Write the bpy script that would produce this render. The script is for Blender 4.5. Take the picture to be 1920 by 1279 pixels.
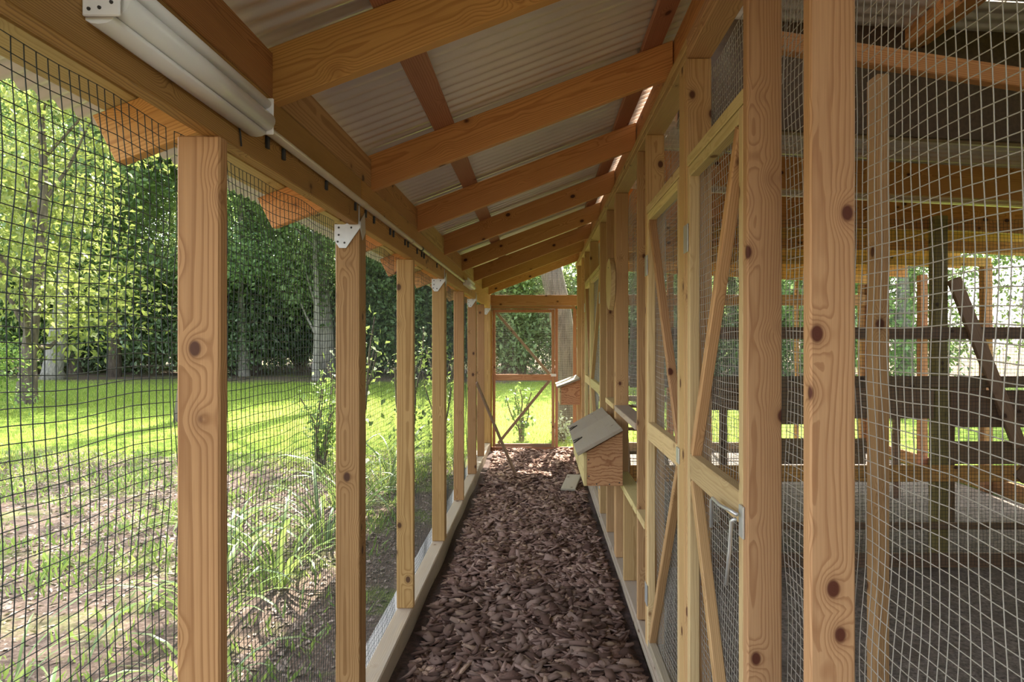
import bpy, bmesh, math, random
import numpy as np
from mathutils import Vector, Matrix

# ------------------------------------------------------------------ scene, camera, light
scene = bpy.context.scene
for o in list(bpy.data.objects):
    bpy.data.objects.remove(o)
COL = scene.collection
H = 1.58                                   # lens height above the bark
cam_d = bpy.data.cameras.new('camera'); cam = bpy.data.objects.new('camera', cam_d)
COL.objects.link(cam); scene.camera = cam
cam.location = (0, 0, H); cam.rotation_euler = (math.pi/2, 0, 0)
cam_d.lens = 24; cam_d.sensor_width = 36; cam_d.sensor_fit = 'HORIZONTAL'
cam_d.shift_x = (960-1010)/1920; cam_d.shift_y = (636-639.5)/1920
cam_d.clip_start = 0.02; cam_d.clip_end = 500

SUN_AZ, SUN_EL = math.radians(6), math.radians(53)      # azimuth from +Y towards +X
world = bpy.data.worlds.new('sky'); scene.world = world; world.use_nodes = True
wn = world.node_tree.nodes; wl = world.node_tree.links
sky = wn.new('ShaderNodeTexSky'); sky.sky_type = 'NISHITA'; sky.sun_disc = False
sky.sun_elevation = SUN_EL; sky.sun_rotation = SUN_AZ
sky.air_density = 1.0; sky.dust_density = 3.0; sky.ozone_density = 0.6
hs = wn.new('ShaderNodeHueSaturation'); hs.inputs['Saturation'].default_value = 0.45
wl.new(sky.outputs[0], hs.inputs['Color'])
wl.new(hs.outputs[0], wn['Background'].inputs['Color'])
wn['Background'].inputs['Strength'].default_value = 0.36

sd = bpy.data.lights.new('sun', 'SUN'); sun = bpy.data.objects.new('sun', sd); COL.objects.link(sun)
sd.energy = 10.0; sd.angle = math.radians(0.6); sd.color = (1.0, 0.93, 0.80)
sdir = Vector((math.sin(SUN_AZ)*math.cos(SUN_EL), math.cos(SUN_AZ)*math.cos(SUN_EL), math.sin(SUN_EL)))
sun.rotation_euler = sdir.to_track_quat('Z', 'Y').to_euler(); sun.location = sdir*60

vs = scene.view_settings
vs.view_transform = 'Standard'; vs.look = 'None'; vs.gamma = 1; vs.use_curve_mapping = False
vs.exposure = 1.58

# ------------------------------------------------------------------ helpers
R = random.Random(7)
def tag(o, label, cat, group=None, kind=None):
    o['label'] = label; o['category'] = cat
    if group: o['group'] = group
    if kind: o['kind'] = kind
    return o
def empty(name, loc, label, cat, group=None, kind=None):
    o = bpy.data.objects.new(name, None); COL.objects.link(o); o.location = loc
    o.empty_display_size = 0.1
    return tag(o, label, cat, group, kind)
def adopt(o, parent):
    if parent is None: return
    o.parent = parent
    m = world_m(parent)
    o.matrix_parent_inverse = m.inverted()
def world_m(o):
    m = o.matrix_basis.copy()
    if o.parent: m = world_m(o.parent) @ o.matrix_parent_inverse @ m
    return m
def link(name, me, mat, parent=None, mtx=None):
    o = bpy.data.objects.new(name, me); COL.objects.link(o)
    if mat is not None and len(me.materials) == 0: me.materials.append(mat)
    if mtx is not None: o.matrix_basis = mtx
    adopt(o, parent)
    return o
def smooth(me):
    me.polygons.foreach_set('use_smooth', [True]*len(me.polygons)); return me
def from_np(name, v, quads, smooth_=False):
    me = bpy.data.meshes.new(name)
    v = np.asarray(v, dtype=np.float32); q = np.asarray(quads, dtype=np.int32)
    k = q.shape[1]
    me.vertices.add(len(v)); me.vertices.foreach_set('co', v.ravel())
    me.loops.add(q.size); me.loops.foreach_set('vertex_index', q.ravel())
    me.polygons.add(len(q)); me.polygons.foreach_set('loop_start', np.arange(0, q.size, k, dtype=np.int32))
    me.polygons.foreach_set('loop_total', np.full(len(q), k, dtype=np.int32))
    if smooth_: me.polygons.foreach_set('use_smooth', np.ones(len(q), dtype=bool))
    me.update(calc_edges=True)
    return me
_bc = {}
def box_mesh(L, a, b, bev=0.003):
    key = (round(L, 4), round(a, 4), round(b, 4), bev)
    bm = bmesh.new(); bmesh.ops.create_cube(bm, size=1)
    for v in bm.verts: v.co = Vector((v.co.x*L, v.co.y*a, v.co.z*b))
    if bev: bmesh.ops.bevel(bm, geom=bm.edges[:], offset=min(bev, a*.3, b*.3, L*.3), segments=1, affect='EDGES')
    me = bpy.data.meshes.new('board'); bm.to_mesh(me); bm.free()
    return me
def bx(name, x0, x1, y0, y1, z0, z1, mat, parent=None, bev=0.003):
    """an upright box; its grain runs along the longest side (local X)"""
    d = [x1-x0, y1-y0, z1-z0]; c = Vector(((x0+x1)/2, (y0+y1)/2, (z0+z1)/2))
    k = d.index(max(d))
    if k == 0: dims = (d[0], d[1], d[2]); rot = Matrix.Identity(4)
    elif k == 1: dims = (d[1], d[0], d[2]); rot = Matrix.Rotation(math.pi/2, 4, 'Z')
    else: dims = (d[2], d[1], d[0]); rot = Matrix.Rotation(-math.pi/2, 4, 'Y')
    key = tuple(round(q, 4) for q in dims)+(bev, mat.name)
    if key not in _bc:
        _bc[key] = box_mesh(*dims, bev); _bc[key].materials.append(mat)
    return link(name, _bc[key], mat, parent, Matrix.Translation(c) @ rot)
def stick(name, p0, p1, a, b, side, mat, parent=None, bev=0.003):
    """a board from p0 to p1; b is its size along 'side', a across"""
    p0 = Vector(p0); p1 = Vector(p1); X = (p1-p0).normalized()
    Z = (Vector(side) - X*X.dot(Vector(side))).normalized(); Y = Z.cross(X)
    me = box_mesh((p1-p0).length, a, b, bev)
    m = Matrix((X, Y, Z)).transposed().to_4x4(); m.translation = (p0+p1)/2
    return link(name, me, mat, parent, m)
def prism(name, pts, y0, y1, mat, parent=None, ang=0.0, bev=0.002):
    """profile pts (x,z) in the XZ plane extruded from y0 to y1; local X turned by ang so that grain follows it"""
    cx = sum(p[0] for p in pts)/len(pts); cz = sum(p[1] for p in pts)/len(pts)
    ca, sa = math.cos(-ang), math.sin(-ang)
    bm = bmesh.new(); vs_ = []
    for (x, z) in pts:
        dx, dz = x-cx, z-cz
        vs_.append(bm.verts.new((dx*ca-dz*sa, (y0-y1)/2, dx*sa+dz*ca)))
    f = bm.faces.new(vs_)
    r = bmesh.ops.extrude_face_region(bm, geom=[f])
    for v in r['geom']:
        if isinstance(v, bmesh.types.BMVert): v.co.y += (y1-y0)
    bmesh.ops.recalc_face_normals(bm, faces=bm.faces[:])
    if bev: bmesh.ops.bevel(bm, geom=bm.edges[:], offset=bev, segments=1, affect='EDGES')
    me = bpy.data.meshes.new(name); bm.to_mesh(me); bm.free()
    m = Matrix.Translation((cx, (y0+y1)/2, cz)) @ Matrix.Rotation(-ang, 4, 'Y')
    return link(name, me, mat, parent, m)
def tube_np(pts, rad, n=8, cap=True):
    pts = [Vector(p) for p in pts]
    if not hasattr(rad, '__len__'): rad = [rad]*len(pts)
    V = []; Q = []
    T0 = (pts[1]-pts[0]).normalized()
    up = Vector((0, 0, 1)) if abs(T0.z) < .8 else Vector((1, 0, 0))
    N = (up - T0*up.dot(T0)).normalized()
    for i, p in enumerate(pts):
        t = (pts[min(i+1, len(pts)-1)]-pts[max(i-1, 0)]).normalized()
        N = (N - t*N.dot(t)).normalized(); B = t.cross(N)
        for k in range(n):
            a = 2*math.pi*k/n
            V.append(p+(N*math.cos(a)+B*math.sin(a))*rad[i])
    for i in range(len(pts)-1):
        for k in range(n):
            k2 = (k+1) % n
            Q.append((i*n+k, i*n+k2, (i+1)*n+k2, (i+1)*n+k))
    return V, Q
def tube(name, pts, rad, mat, parent=None, n=8):
    V, Q = tube_np(pts, rad, n)
    V = [tuple(v) for v in V]
    base = list(range(n)); top = list(range(len(V)-n, len(V)))
    me = bpy.data.meshes.new(name); me.from_pydata(V, [], Q+[tuple(reversed(base)), tuple(top)])
    smooth(me)
    return link(name, me, mat, parent)
def poly_plate(name, P3, normal, thick, mat, parent=None):
    nn = Vector(normal).normalized()*thick
    n = len(P3); V = [Vector(p) for p in P3]+[Vector(p)+nn for p in P3]
    F = [tuple(range(n))[::-1], tuple(range(n, 2*n))]+[(i, (i+1) % n, n+(i+1) % n, n+i) for i in range(n)]
    me = bpy.data.meshes.new(name); me.from_pydata([tuple(v) for v in V], [], F)
    bm = bmesh.new(); bm.from_mesh(me); bmesh.ops.recalc_face_normals(bm, faces=bm.faces[:]); bm.to_mesh(me); bm.free()
    return link(name, me, mat, parent)

# ------------------------------------------------------------------ materials
def nodes(name):
    m = bpy.data.materials.new(name); m.use_nodes = True
    nt = m.node_tree; b = nt.nodes['Principled BSDF']
    return m, nt, b
class NB:
    def __init__(s, nt): s.nt = nt
    def n(s, t, **kw):
        x = s.nt.nodes.new(t)
        for k, v in kw.items(): setattr(x, k, v)
        return x
    def lk(s, a, b): s.nt.links.new(a, b)
    def math(s, op, a, b=None, c=None, clamp=False):
        x = s.n('ShaderNodeMath', operation=op); x.use_clamp = clamp
        for i, q in enumerate((a, b, c)):
            if q is None: continue
            if isinstance(q, (int, float)): x.inputs[i].default_value = q
            else: s.lk(q, x.inputs[i])
        return x.outputs[0]
    def mix(s, f, a, b, mode='MIX'):
        x = s.n('ShaderNodeMix', data_type='RGBA', blend_type=mode)
        for i, q in ((0, f), (6, a), (7, b)):
            if isinstance(q, (int, float)): x.inputs[i].default_value = q
            elif isinstance(q, tuple): x.inputs[i].default_value = (*q, 1) if len(q) == 3 else q
            else: s.lk(q, x.inputs[i])
        return x.outputs[2]
    def noise(s, vec, scale, detail=2, rough=.5, dist=0):
        x = s.n('ShaderNodeTexNoise'); x.inputs['Scale'].default_value = scale
        x.inputs['Detail'].default_value = detail; x.inputs['Roughness'].default_value = rough
        x.inputs['Distortion'].default_value = dist
        if vec is not None: s.lk(vec, x.inputs['Vector'])
        return x.outputs['Fac']
    def ramp(s, f, stops):
        x = s.n('ShaderNodeValToRGB'); e = x.color_ramp.elements
        while len(e) < len(stops): e.new(.5)
        for i, (p, c) in enumerate(stops):
            e[i].position = p; e[i].color = (*c, 1) if hasattr(c, '__len__') else (c, c, c, 1)
        s.lk(f, x.inputs[0]); return x.outputs[0]
    def comb(s, x, y, z):
        c = s.n('ShaderNodeCombineXYZ')
        for i, q in enumerate((x, y, z)):
            if isinstance(q, (int, float)): c.inputs[i].default_value = q
            else: s.lk(q, c.inputs[i])
        return c.outputs[0]
    def bump(s, h, strength, dist, bsdf):
        x = s.n('ShaderNodeBump'); x.inputs['Strength'].default_value = strength
        x.inputs['Distance'].default_value = dist; s.lk(h, x.inputs['Height']); s.lk(x.outputs[0], bsdf.inputs['Normal'])

def wood(name, base, dark, knot, ring=150.0, contrast=.6, weather=0.0, rough=.62, knots=True, noise_amp=.022, nf=(.95, 7)):
    m, nt, b = nodes(name); q = NB(nt)
    tc = q.n('ShaderNodeTexCoord').outputs['Object']
    sx = q.n('ShaderNodeSeparateXYZ'); q.lk(tc, sx.inputs[0]); x, y, z = sx.outputs
    rnd = q.n('ShaderNodeObjectInfo').outputs['Random']
    xo = q.math('ADD', x, q.math('MULTIPLY', rnd, 61.0))
    r2 = q.math('FRACT', q.math('MULTIPLY', rnd, 17.31)); r3 = q.math('FRACT', q.math('MULTIPLY', rnd, 91.7))
    # knots: balls of branch wood cut by the faces
    kv = q.comb(q.math('MULTIPLY', xo, 6.0), q.math('ADD', q.math('MULTIPLY', y, 8.5), q.math('MULTIPLY', r2, 9)), q.math('ADD', q.math('MULTIPLY', z, 8.5), q.math('MULTIPLY', r3, 9)))
    vo = q.n('ShaderNodeTexVoronoi'); vo.inputs['Scale'].default_value = 1.0; q.lk(kv, vo.inputs['Vector'])
    kd = vo.outputs['Distance']
    infl = q.math('POWER', q.math('SUBTRACT', 1.0, q.math('DIVIDE', kd, .42), clamp=True), 2.0)
    # growth rings about a pith off to one side
    py = q.math('ADD', y, q.math('ADD', q.math('MULTIPLY', r3, .06), .028))
    pz = q.math('ADD', z, q.math('MULTIPLY', q.math('SUBTRACT', r2, .5), .07))
    rr = q.math('SQRT', q.math('ADD', q.math('MULTIPLY', py, py), q.math('MULTIPLY', pz, pz)))
    nv = q.comb(q.math('MULTIPLY', xo, nf[0]), q.math('MULTIPLY', y, 4), q.math('MULTIPLY', z, nf[1]))
    n1 = q.noise(nv, 1.0, 4, .55)
    r = q.math('ADD', q.math('ADD', rr, q.math('MULTIPLY', n1, noise_amp*2)), q.math('MULTIPLY', infl, .045 if knots else 0))
    fr = q.math('FRACT', q.math('MULTIPLY', r, ring))
    band = q.ramp(fr, [(0, 0), (.5, .10), (.82, 1), (.95, .8), (1, 0)])
    fv = q.comb(q.math('MULTIPLY', xo, 5), q.math('MULTIPLY', y, 260), q.math('MULTIPLY', z, 260))
    fib = q.noise(fv, 1.0, 2, .6)
    pv = q.comb(q.math('MULTIPLY', xo, 2.0), q.math('MULTIPLY', y, 9), q.math('MULTIPLY', z, 9))
    patch = q.noise(pv, 1.0, 4, .6)
    c = q.mix(q.math('MULTIPLY', band, contrast), base, dark)
    c = q.mix(q.math('MULTIPLY', q.math('SUBTRACT', fib, .35, clamp=True), .55), c, tuple(d*.75 for d in dark))
    c = q.mix(q.math('MULTIPLY', q.math('SUBTRACT', patch, .5, clamp=True), 1.0), c, tuple(d*.8 for d in dark))
    if weather:
        wv = q.noise(q.comb(q.math('MULTIPLY', xo, 3), q.math('MULTIPLY', y, 30), q.math('MULTIPLY', z, 30)), 1.0, 4, .65)
        c = q.mix(q.math('MULTIPLY', wv, weather*1.4, clamp=True), c, (.30, .275, .24))
    if knots:
        kn = q.ramp(kd, [(0, 1), (.085, 1), (.125, .0), (1, 0)])
        halo = q.ramp(kd, [(0, 1), (.11, .75), (.22, 0), (1, 0)])
        c = q.mix(q.math('MULTIPLY', halo, .45), c, tuple(.5*(d+k) for d, k in zip(dark, knot)))
        c = q.mix(kn, c, knot)
    hsv = q.n('ShaderNodeHueSaturation')
    q.lk(q.math('ADD', .84, q.math('MULTIPLY', r3, .30)), hsv.inputs['Value'])
    q.lk(q.math('ADD', .486, q.math('MULTIPLY', r2, .024)), hsv.inputs['Hue'])
    q.lk(c, hsv.inputs['Color']); q.lk(hsv.outputs[0], b.inputs['Base Color'])
    b.inputs['Roughness'].default_value = rough; b.inputs['Specular IOR Level'].default_value = .3
    q.bump(q.math('ADD', q.math('MULTIPLY', band, .5), fib), .25, .0015, b)
    return m
W_STUD = wood('pine_stud', (.55, .345, .155), (.30, .145, .05), (.10, .035, .014))
W_RAFT = wood('pine_rafter', (.62, .335, .105), (.33, .135, .032), (.07, .025, .010), ring=190)
W_BEAM = wood('pine_beam', (.48, .25, .078), (.23, .095, .024), (.08, .03, .012), ring=240, contrast=.75)
W_POST = wood('treated_post', (.48, .29, .112), (.24, .115, .03), (.09, .04, .016), ring=120, contrast=.65, noise_amp=.013, nf=(.6, 5))
W_SILL = wood('weathered_sill', (.47, .35, .22), (.27, .175, .095), (.12, .06, .03), ring=200, contrast=.5, weather=.6)
W_LID = wood('weathered_lid', (.36, .30, .20), (.22, .17, .10), (.12, .08, .05), ring=130, contrast=.6, weather=.5)
W_PLY = wood('knotty_plywood', (.53, .30, .135), (.25, .10, .035), (.11, .04, .02), ring=55, contrast=.8, noise_amp=.045, nf=(6.5, 8))
W_PALE = wood('pale_new_pine', (.63, .49, .235), (.43, .29, .115), (.20, .10, .035), contrast=.5)
W_RED = wood('reddish_pine', (.42, .215, .105), (.25, .105, .042), (.09, .035, .018), contrast=.6)
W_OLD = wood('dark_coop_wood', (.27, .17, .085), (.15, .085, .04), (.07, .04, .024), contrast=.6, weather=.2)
W_GREEN = wood('green_treated_post', (.30, .255, .09), (.17, .135, .045), (.08, .05, .025), ring=120)

def plain(name, col, rough=.5, metal=0.0, var=.15, scale=20, spec=.5, bump=0.0):
    m, nt, b = nodes(name); q = NB(nt)
    tc = q.n('ShaderNodeTexCoord').outputs['Object']
    n = q.noise(tc, scale, 4, .6)
    c = q.mix(n, tuple(max(0, x*(1-var)) for x in col), tuple(min(1, x*(1+var)) for x in col))
    q.lk(c, b.inputs['Base Color']); b.inputs['Roughness'].default_value = rough
    b.inputs['Metallic'].default_value = metal; b.inputs['Specular IOR Level'].default_value = spec
    if bump: q.bump(n, bump, .005, b)
    return m
M_WIRE_D = plain('dark_wire', (.035, .042, .038), .5, 0.2)  # dark grey wire for the left wall
M_WIRE_L = plain('galvanised_wire', (.43, .40, .345), .55, .15)
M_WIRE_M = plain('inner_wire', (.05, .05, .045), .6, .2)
M_ROOF = plain('galvalume_roof', (.74, .69, .62), .33, .55, var=.14, scale=3)
M_STEEL = plain('galvanised_bracket', (.62, .62, .60), .38, .6, scale=40)
M_DARKS = plain('dark_screw', (.06, .055, .05), .5, .5)
M_LAMP = plain('white_enamel', (.84, .80, .76), .35, 0, var=.06, scale=9)
M_LENS = plain('lamp_lens', (.80, .77, .72), .25, 0, var=.05, scale=8)
M_PIPE = plain('tan_conduit', (.56, .45, .30), .35, .25, var=.1)
M_BLACK = plain('black_plastic', (.025, .025, .025), .5)
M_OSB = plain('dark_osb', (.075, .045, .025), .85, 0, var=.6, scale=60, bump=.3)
M_GRAVEL = plain('gravel', (.42, .40, .38), .9, 0, var=.5, scale=140, bump=.6)
M_CHIP = None

def foliage(name, c1, c2, trans=.45, rough=.5):
    m, nt, b = nodes(name); q = NB(nt)
    g = q.n('ShaderNodeNewGeometry').outputs['Random Per Island']
    rnd = q.n('ShaderNodeObjectInfo').outputs['Random']
    c = q.mix(g, c1, c2)
    hsv = q.n('ShaderNodeHueSaturation')
    q.lk(q.math('ADD', .8, q.math('MULTIPLY', rnd, .4)), hsv.inputs['Value'])
    q.lk(q.math('ADD', .485, q.math('MULTIPLY', q.math('FRACT', q.math('MULTIPLY', rnd, 13.7)), .03)), hsv.inputs['Hue'])
    q.lk(c, hsv.inputs['Color'])
    q.lk(hsv.outputs[0], b.inputs['Base Color']); b.inputs['Roughness'].default_value = rough
    b.inputs['Specular IOR Level'].default_value = .6
    t = q.n('ShaderNodeBsdfTranslucent')
    tcol = q.mix(.5, hsv.outputs[0], (.44, .54, .15), 'MIX')
    q.lk(tcol, t.inputs['Color'])
    mx = q.n('ShaderNodeMixShader'); mx.inputs[0].default_value = trans
    q.lk(b.outputs[0], mx.inputs[1]); q.lk(t.outputs[0], mx.inputs[2])
    q.lk(mx.outputs[0], nt.nodes['Material Output'].inputs['Surface'])
    return m
F_TREE = foliage('woodland_leaf', (.10, .18, .08), (.30, .43, .20), .55)
F_DARK = foliage('evergreen_leaf', (.085, .145, .082), (.28, .39, .24), .52, .30)
F_BRIGHT = foliage('bright_leaf', (.17, .23, .045), (.38, .42, .10), .48)
F_STRAP = foliage('strap_leaf', (.07, .13, .035), (.18, .27, .07), .35, .35)
F_WEED = foliage('weed_leaf', (.09, .17, .03), (.20, .30, .05), .4)
F_GRASS = foliage('lawn_blade', (.15, .23, .03), (.34, .42, .07), .42)
F_LITTER = foliage('dead_leaf', (.11, .075, .055), (.29, .22, .175), .08, .7)
F_PALE = foliage('pale_leaf', (.45, .48, .40), (.75, .75, .68), .3)

def bark(name, c1, c2):
    m, nt, b = nodes(name); q = NB(nt)
    tc = q.n('ShaderNodeTexCoord').outputs['Object']
    mp = q.n('ShaderNodeMapping'); mp.inputs['Scale'].default_value = (9, 9, 1.6); q.lk(tc, mp.inputs[0])
    n = q.noise(mp.outputs[0], 2.2, 6, .65, .6)
    q.lk(q.mix(q.ramp(n, [(.3, 0), (.68, 1)]), c1, c2), b.inputs['Base Color'])
    b.inputs['Roughness'].default_value = .9; q.bump(n, .9, .04, b)
    return m
T_BARK = bark('tree_bark', (.055, .042, .032), (.19, .15, .115))
T_BARKG = bark('grey_bark', (.12, .11, .095), (.38, .35, .31))
T_STEM = bark('stem_bark', (.10, .08, .05), (.24, .19, .12))

def chipmat():
    m, nt, b = nodes('bark_chip'); q = NB(nt)
    g = q.n('ShaderNodeNewGeometry').outputs['Random Per Island']
    rnd = q.n('ShaderNodeObjectInfo').outputs['Random']
    k = q.math('FRACT', q.math('ADD', q.math('MULTIPLY', rnd, 7.3), q.math('MULTIPLY', g, 3.17)))
    c = q.ramp(k, [(0, (.10, .052, .036)), (.3, (.21, .118, .085)), (.65, (.33, .205, .155)), (.9, (.45, .31, .245)), (1, (.62, .42, .28))])
    tc = q.n('ShaderNodeTexCoord').outputs['Object']
    n = q.noise(tc, 90, 5, .7)
    c = q.mix(q.math('MULTIPLY', q.ramp(n, [(.3, 0), (.7, 1)]), .62), c, (.13, .07, .05))
    q.lk(c, b.inputs['Base Color']); b.inputs['Roughness'].default_value = .82
    b.inputs['Specular IOR Level'].default_value = .25
    q.bump(n, .9, .008, b)
    return m
M_CHIP = chipmat()
def soil(name, c1, c2, scale, c3=None, bump=.8):
    m, nt, b = nodes(name); q = NB(nt)
    tc = q.n('ShaderNodeTexCoord').outputs['Object']
    n = q.noise(tc, scale, 8, .72)
    c = q.ramp(n, [(.33, c1), (.66, c2)])
    if c3:
        n2 = q.noise(tc, scale*.12, 3, .6); c = q.mix(q.math('MULTIPLY', q.ramp(n2, [(.5, 0), (.65, 1)]), .7), c, c3)
    q.lk(c, b.inputs['Base Color']); b.inputs['Roughness'].default_value = .95
    q.bump(n, bump, .02, b)
    return m
M_BED = soil('bark_bed', (.03, .018, .014), (.12, .07, .055), 40)
M_COOPF = soil('coop_litter', (.06, .047, .038), (.34, .28, .235), 38, (.13, .10, .075))
def groundmat():
    m, nt, b = nodes('lawn_and_litter'); q = NB(nt)
    tc = q.n('ShaderNodeTexCoord').outputs['Object']
    sx = q.n('ShaderNodeSeparateXYZ'); q.lk(tc, sx.inputs[0]); x, y, z = sx.outputs
    nf = q.noise(tc, 38, 8, .75); nm = q.noise(tc, 1.3, 5, .65); nl = q.noise(tc, .35, 4, .6)
    litter = q.ramp(nf, [(.30, (.06, .04, .03)), (.52, (.16, .115, .09)), (.70, (.32, .25, .21))])
    grass = q.ramp(nf, [(.30, (.09, .155, .02)), (.55, (.20, .29, .04)), (.75, (.34, .42, .07))])
    # mown lawn begins about eight metres out and ends at the wood's edge
    f1 = q.math('MULTIPLY', q.math('ADD', q.math('SUBTRACT', y, 8.6), q.math('MULTIPLY', q.math('SUBTRACT', nm, .5), 6.0)), .9, clamp=True)
    f2 = q.math('MULTIPLY', q.math('ADD', q.math('SUBTRACT', 23.0, y), q.math('MULTIPLY', q.math('SUBTRACT', nl, .5), 7.0)), .6, clamp=True)
    f3 = q.math('MULTIPLY', q.math('SUBTRACT', x, 3.2), 2.0, clamp=True)
    weeds = q.math('MULTIPLY', q.ramp(nm, [(.50, 0), (.62, 1)]), .55)
    f = q.math('MAXIMUM', q.math('MAXIMUM', q.math('MULTIPLY', f1, f2), q.math('MULTIPLY', f3, f2)), weeds)
    q.lk(q.mix(f, litter, grass), b.inputs['Base Color']); b.inputs['Roughness'].default_value = .95
    b.inputs['Specular IOR Level'].default_value = .15
    q.bump(nf, .9, .03, b)
    return m
M_GROUND = groundmat()

# ------------------------------------------------------------------ measured layout
XL = -0.69; XLo = -0.779                  # left frame, inner and outer faces
XR = 0.53; XRo = 0.619                    # right frame
SILL_L = H-1.477; BEAM0 = H+.439; BEAM1 = H+.623
SILL_R = H-1.505; PL0 = H+1.008; PL1 = H+1.084
SL = 0.38; ANG = math.atan(SL)
def zb(x): return H+.615+SL*(x-XL)        # underside of the rafters
RD = .148                                 # rafter depth measured upright
YE = 9.80                                 # end wall
POSTS = [0.30, 1.469, 2.617, 3.742, 4.988, 6.254, 7.47, 8.617, 9.70]
RAFT = [0.70, 1.777, 2.82, 3.89, 4.99, 6.15, 7.27, 8.36, 9.42]

# ------------------------------------------------------------------ ground, floors
def gz(x, y):
    d = np.maximum(0, np.sqrt(np.maximum(0, -x-2)**2+np.maximum(0, y-6)**2)-3)
    return -.05+.016*d
gx = np.concatenate([np.linspace(-60, -12, 25), np.linspace(-11, 8, 77), np.linspace(9, 45, 19)])
gy = np.concatenate([np.linspace(-14, 0, 8), np.linspace(.4, 22, 90), np.linspace(23, 75, 27)])
GX, GY = np.meshgrid(gx, gy)
rs = np.random.RandomState(3)
GZ = gz(GX, GY)+.02*np.sin(GX*1.7+GY*.6)*np.sin(GY*1.3)*(np.abs(GX) > 1.3)
inside = (GX > -1.0) & (GX < 5.2) & (GY < 10.2)
GZ = np.where(inside, -.06, GZ)
nx, ny = len(gx), len(gy)
idx = np.arange(nx*ny).reshape(ny, nx)
Q = np.stack([idx[:-1, :-1], idx[:-1, 1:], idx[1:, 1:], idx[1:, :-1]], -1).reshape(-1, 4)
g = link('ground', from_np('ground', np.stack([GX, GY, GZ], -1).reshape(-1, 3), Q, True), M_GROUND)
tag(g, 'sunlit green lawn and leaf litter around the wooden run', 'ground', kind='structure')
floor = empty('floor', (0, 4.6, 0), 'walkway floor covered in reddish brown bark mulch', 'floor', kind='structure')
nx, ny = 14, 100
X_, Y_ = np.meshgrid(np.linspace(XL+.0, XR+.005, nx), np.linspace(-.8, YE, ny))
Z_ = -.015+.018*np.sin(X_*7+1)*np.sin(Y_*2.3)+.012*np.sin(X_*11+Y_*5)
idx = np.arange(nx*ny).reshape(ny, nx)
Q = np.stack([idx[:-1, :-1], idx[:-1, 1:], idx[1:, 1:], idx[1:, :-1]], -1).reshape(-1, 4)
link('mulch_bed', from_np('mulch_bed', np.stack([X_, Y_, Z_], -1).reshape(-1, 3), Q, True), M_BED, floor)
bx('coop_ground', XRo, 4.7, -.8, YE, -.10, -.03, M_COOPF, floor, 0)
bx('gravel_strip', -.90, XLo-.002, -.8, YE, -.08, -.012, M_GRAVEL, floor, 0)

# ------------------------------------------------------------------ wire mesh
def wire_grid(P, us, vs_, ru, rv, step, seed, wob=.0022):
    """wires through a grid; P(u,v,n) -> 3D. returns verts, quads"""
    rr = np.random.RandomState(seed)
    nu, nv = len(us), len(vs_)
    U, Vv = np.meshgrid(us, vs_, indexing='ij')
    ph = np.cumsum(rr.normal(0, .28, nu))[:, None]; ph2 = np.cumsum(rr.normal(0, .25, nv))[None, :]
    kk = np.arange(nv)[None, :]; ku = np.arange(nu)[:, None]
    dU = wob*(np.sin(kk*.55+ph)+.6*np.sin(kk*.37+ph*1.7))
    dV = wob*(np.sin(ku*.5+ph2)+.6*np.sin(ku*.31+ph2*1.3))
    dN = wob*1.6*(np.sin(ku*.23+kk*.17+ph[0])+np.sin(kk*.29+ph))
    def pts(a, b): return P(U[a, b]+dU[a, b], Vv[a, b]+dV[a, b], dN[a, b])
    Vs = []; Qs = []; base = 0
    tri = np.array([[0, 1], [.87, -.5], [-.87, -.5]])
    o = P(np.zeros(1), np.zeros(1), np.zeros(1))[0]
    eu = P(np.ones(1), np.zeros(1), np.zeros(1))[0]-o
    ev = P(np.zeros(1), np.ones(1), np.zeros(1))[0]-o
    en = P(np.zeros(1), np.zeros(1), np.ones(1))[0]-o
    for along in (0, 1):
        if along == 0:   # wires running in v
            ks = np.unique(np.append(np.arange(0, nv, step), nv-1)); L = pts(np.arange(nu)[:, None], ks[None, :])
            e1, e2, r = eu, en, ru
        else:
            ks = np.unique(np.append(np.arange(0, nu, step), nu-1)); L = pts(ks[:, None], np.arange(nv)[None, :]).transpose(1, 0, 2)
            e1, e2, r = ev, en, rv
        if len(ks) < 2: continue
        n, m = L.shape[:2]
        off = (tri[:, :1]*e1+tri[:, 1:]*e2)*r
        V = (L[:, :, None, :]+off[None, None]).reshape(-1, 3)
        I = np.arange(n*m*3).reshape(n, m, 3)+base
        for k in range(3):
            k2 = (k+1) % 3
            Qs.append(np.stack([I[:, :-1, k], I[:, :-1, k2], I[:, 1:, k2], I[:, 1:, k]], -1).reshape(-1, 4))
        Vs.append(V); base += len(V)
    return np.concatenate(Vs), np.concatenate(Qs)
_seed = [10]
def mesh_panel(axis, c, a0, a1, z0, z1, mat, parent, sp=.0254, r=.0010, step=2, wob=.0022, name='wire_mesh'):
    """axis 'y': panel in the plane x=c spanning y; axis 'x': in the plane y=c spanning x"""
    _seed[0] += 1
    us = np.arange(math.ceil(a0/sp)*sp, a1, sp); vs_ = np.arange(math.ceil(z0/sp)*sp, z1, sp)
    if len(us) < 2 or len(vs_) < 2: return
    if axis == 'y': P = lambda u, v, n: np.stack([c+n+0*u, u+0*n, v+0*n], -1)
    else: P = lambda u, v, n: np.stack([u+0*n, c+n+0*u, v+0*n], -1)
    V, Qd = wire_grid(P, us, vs_, r, r, step, _seed[0], wob)
    return link(name, from_np(name, V, Qd), mat, parent)

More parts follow.
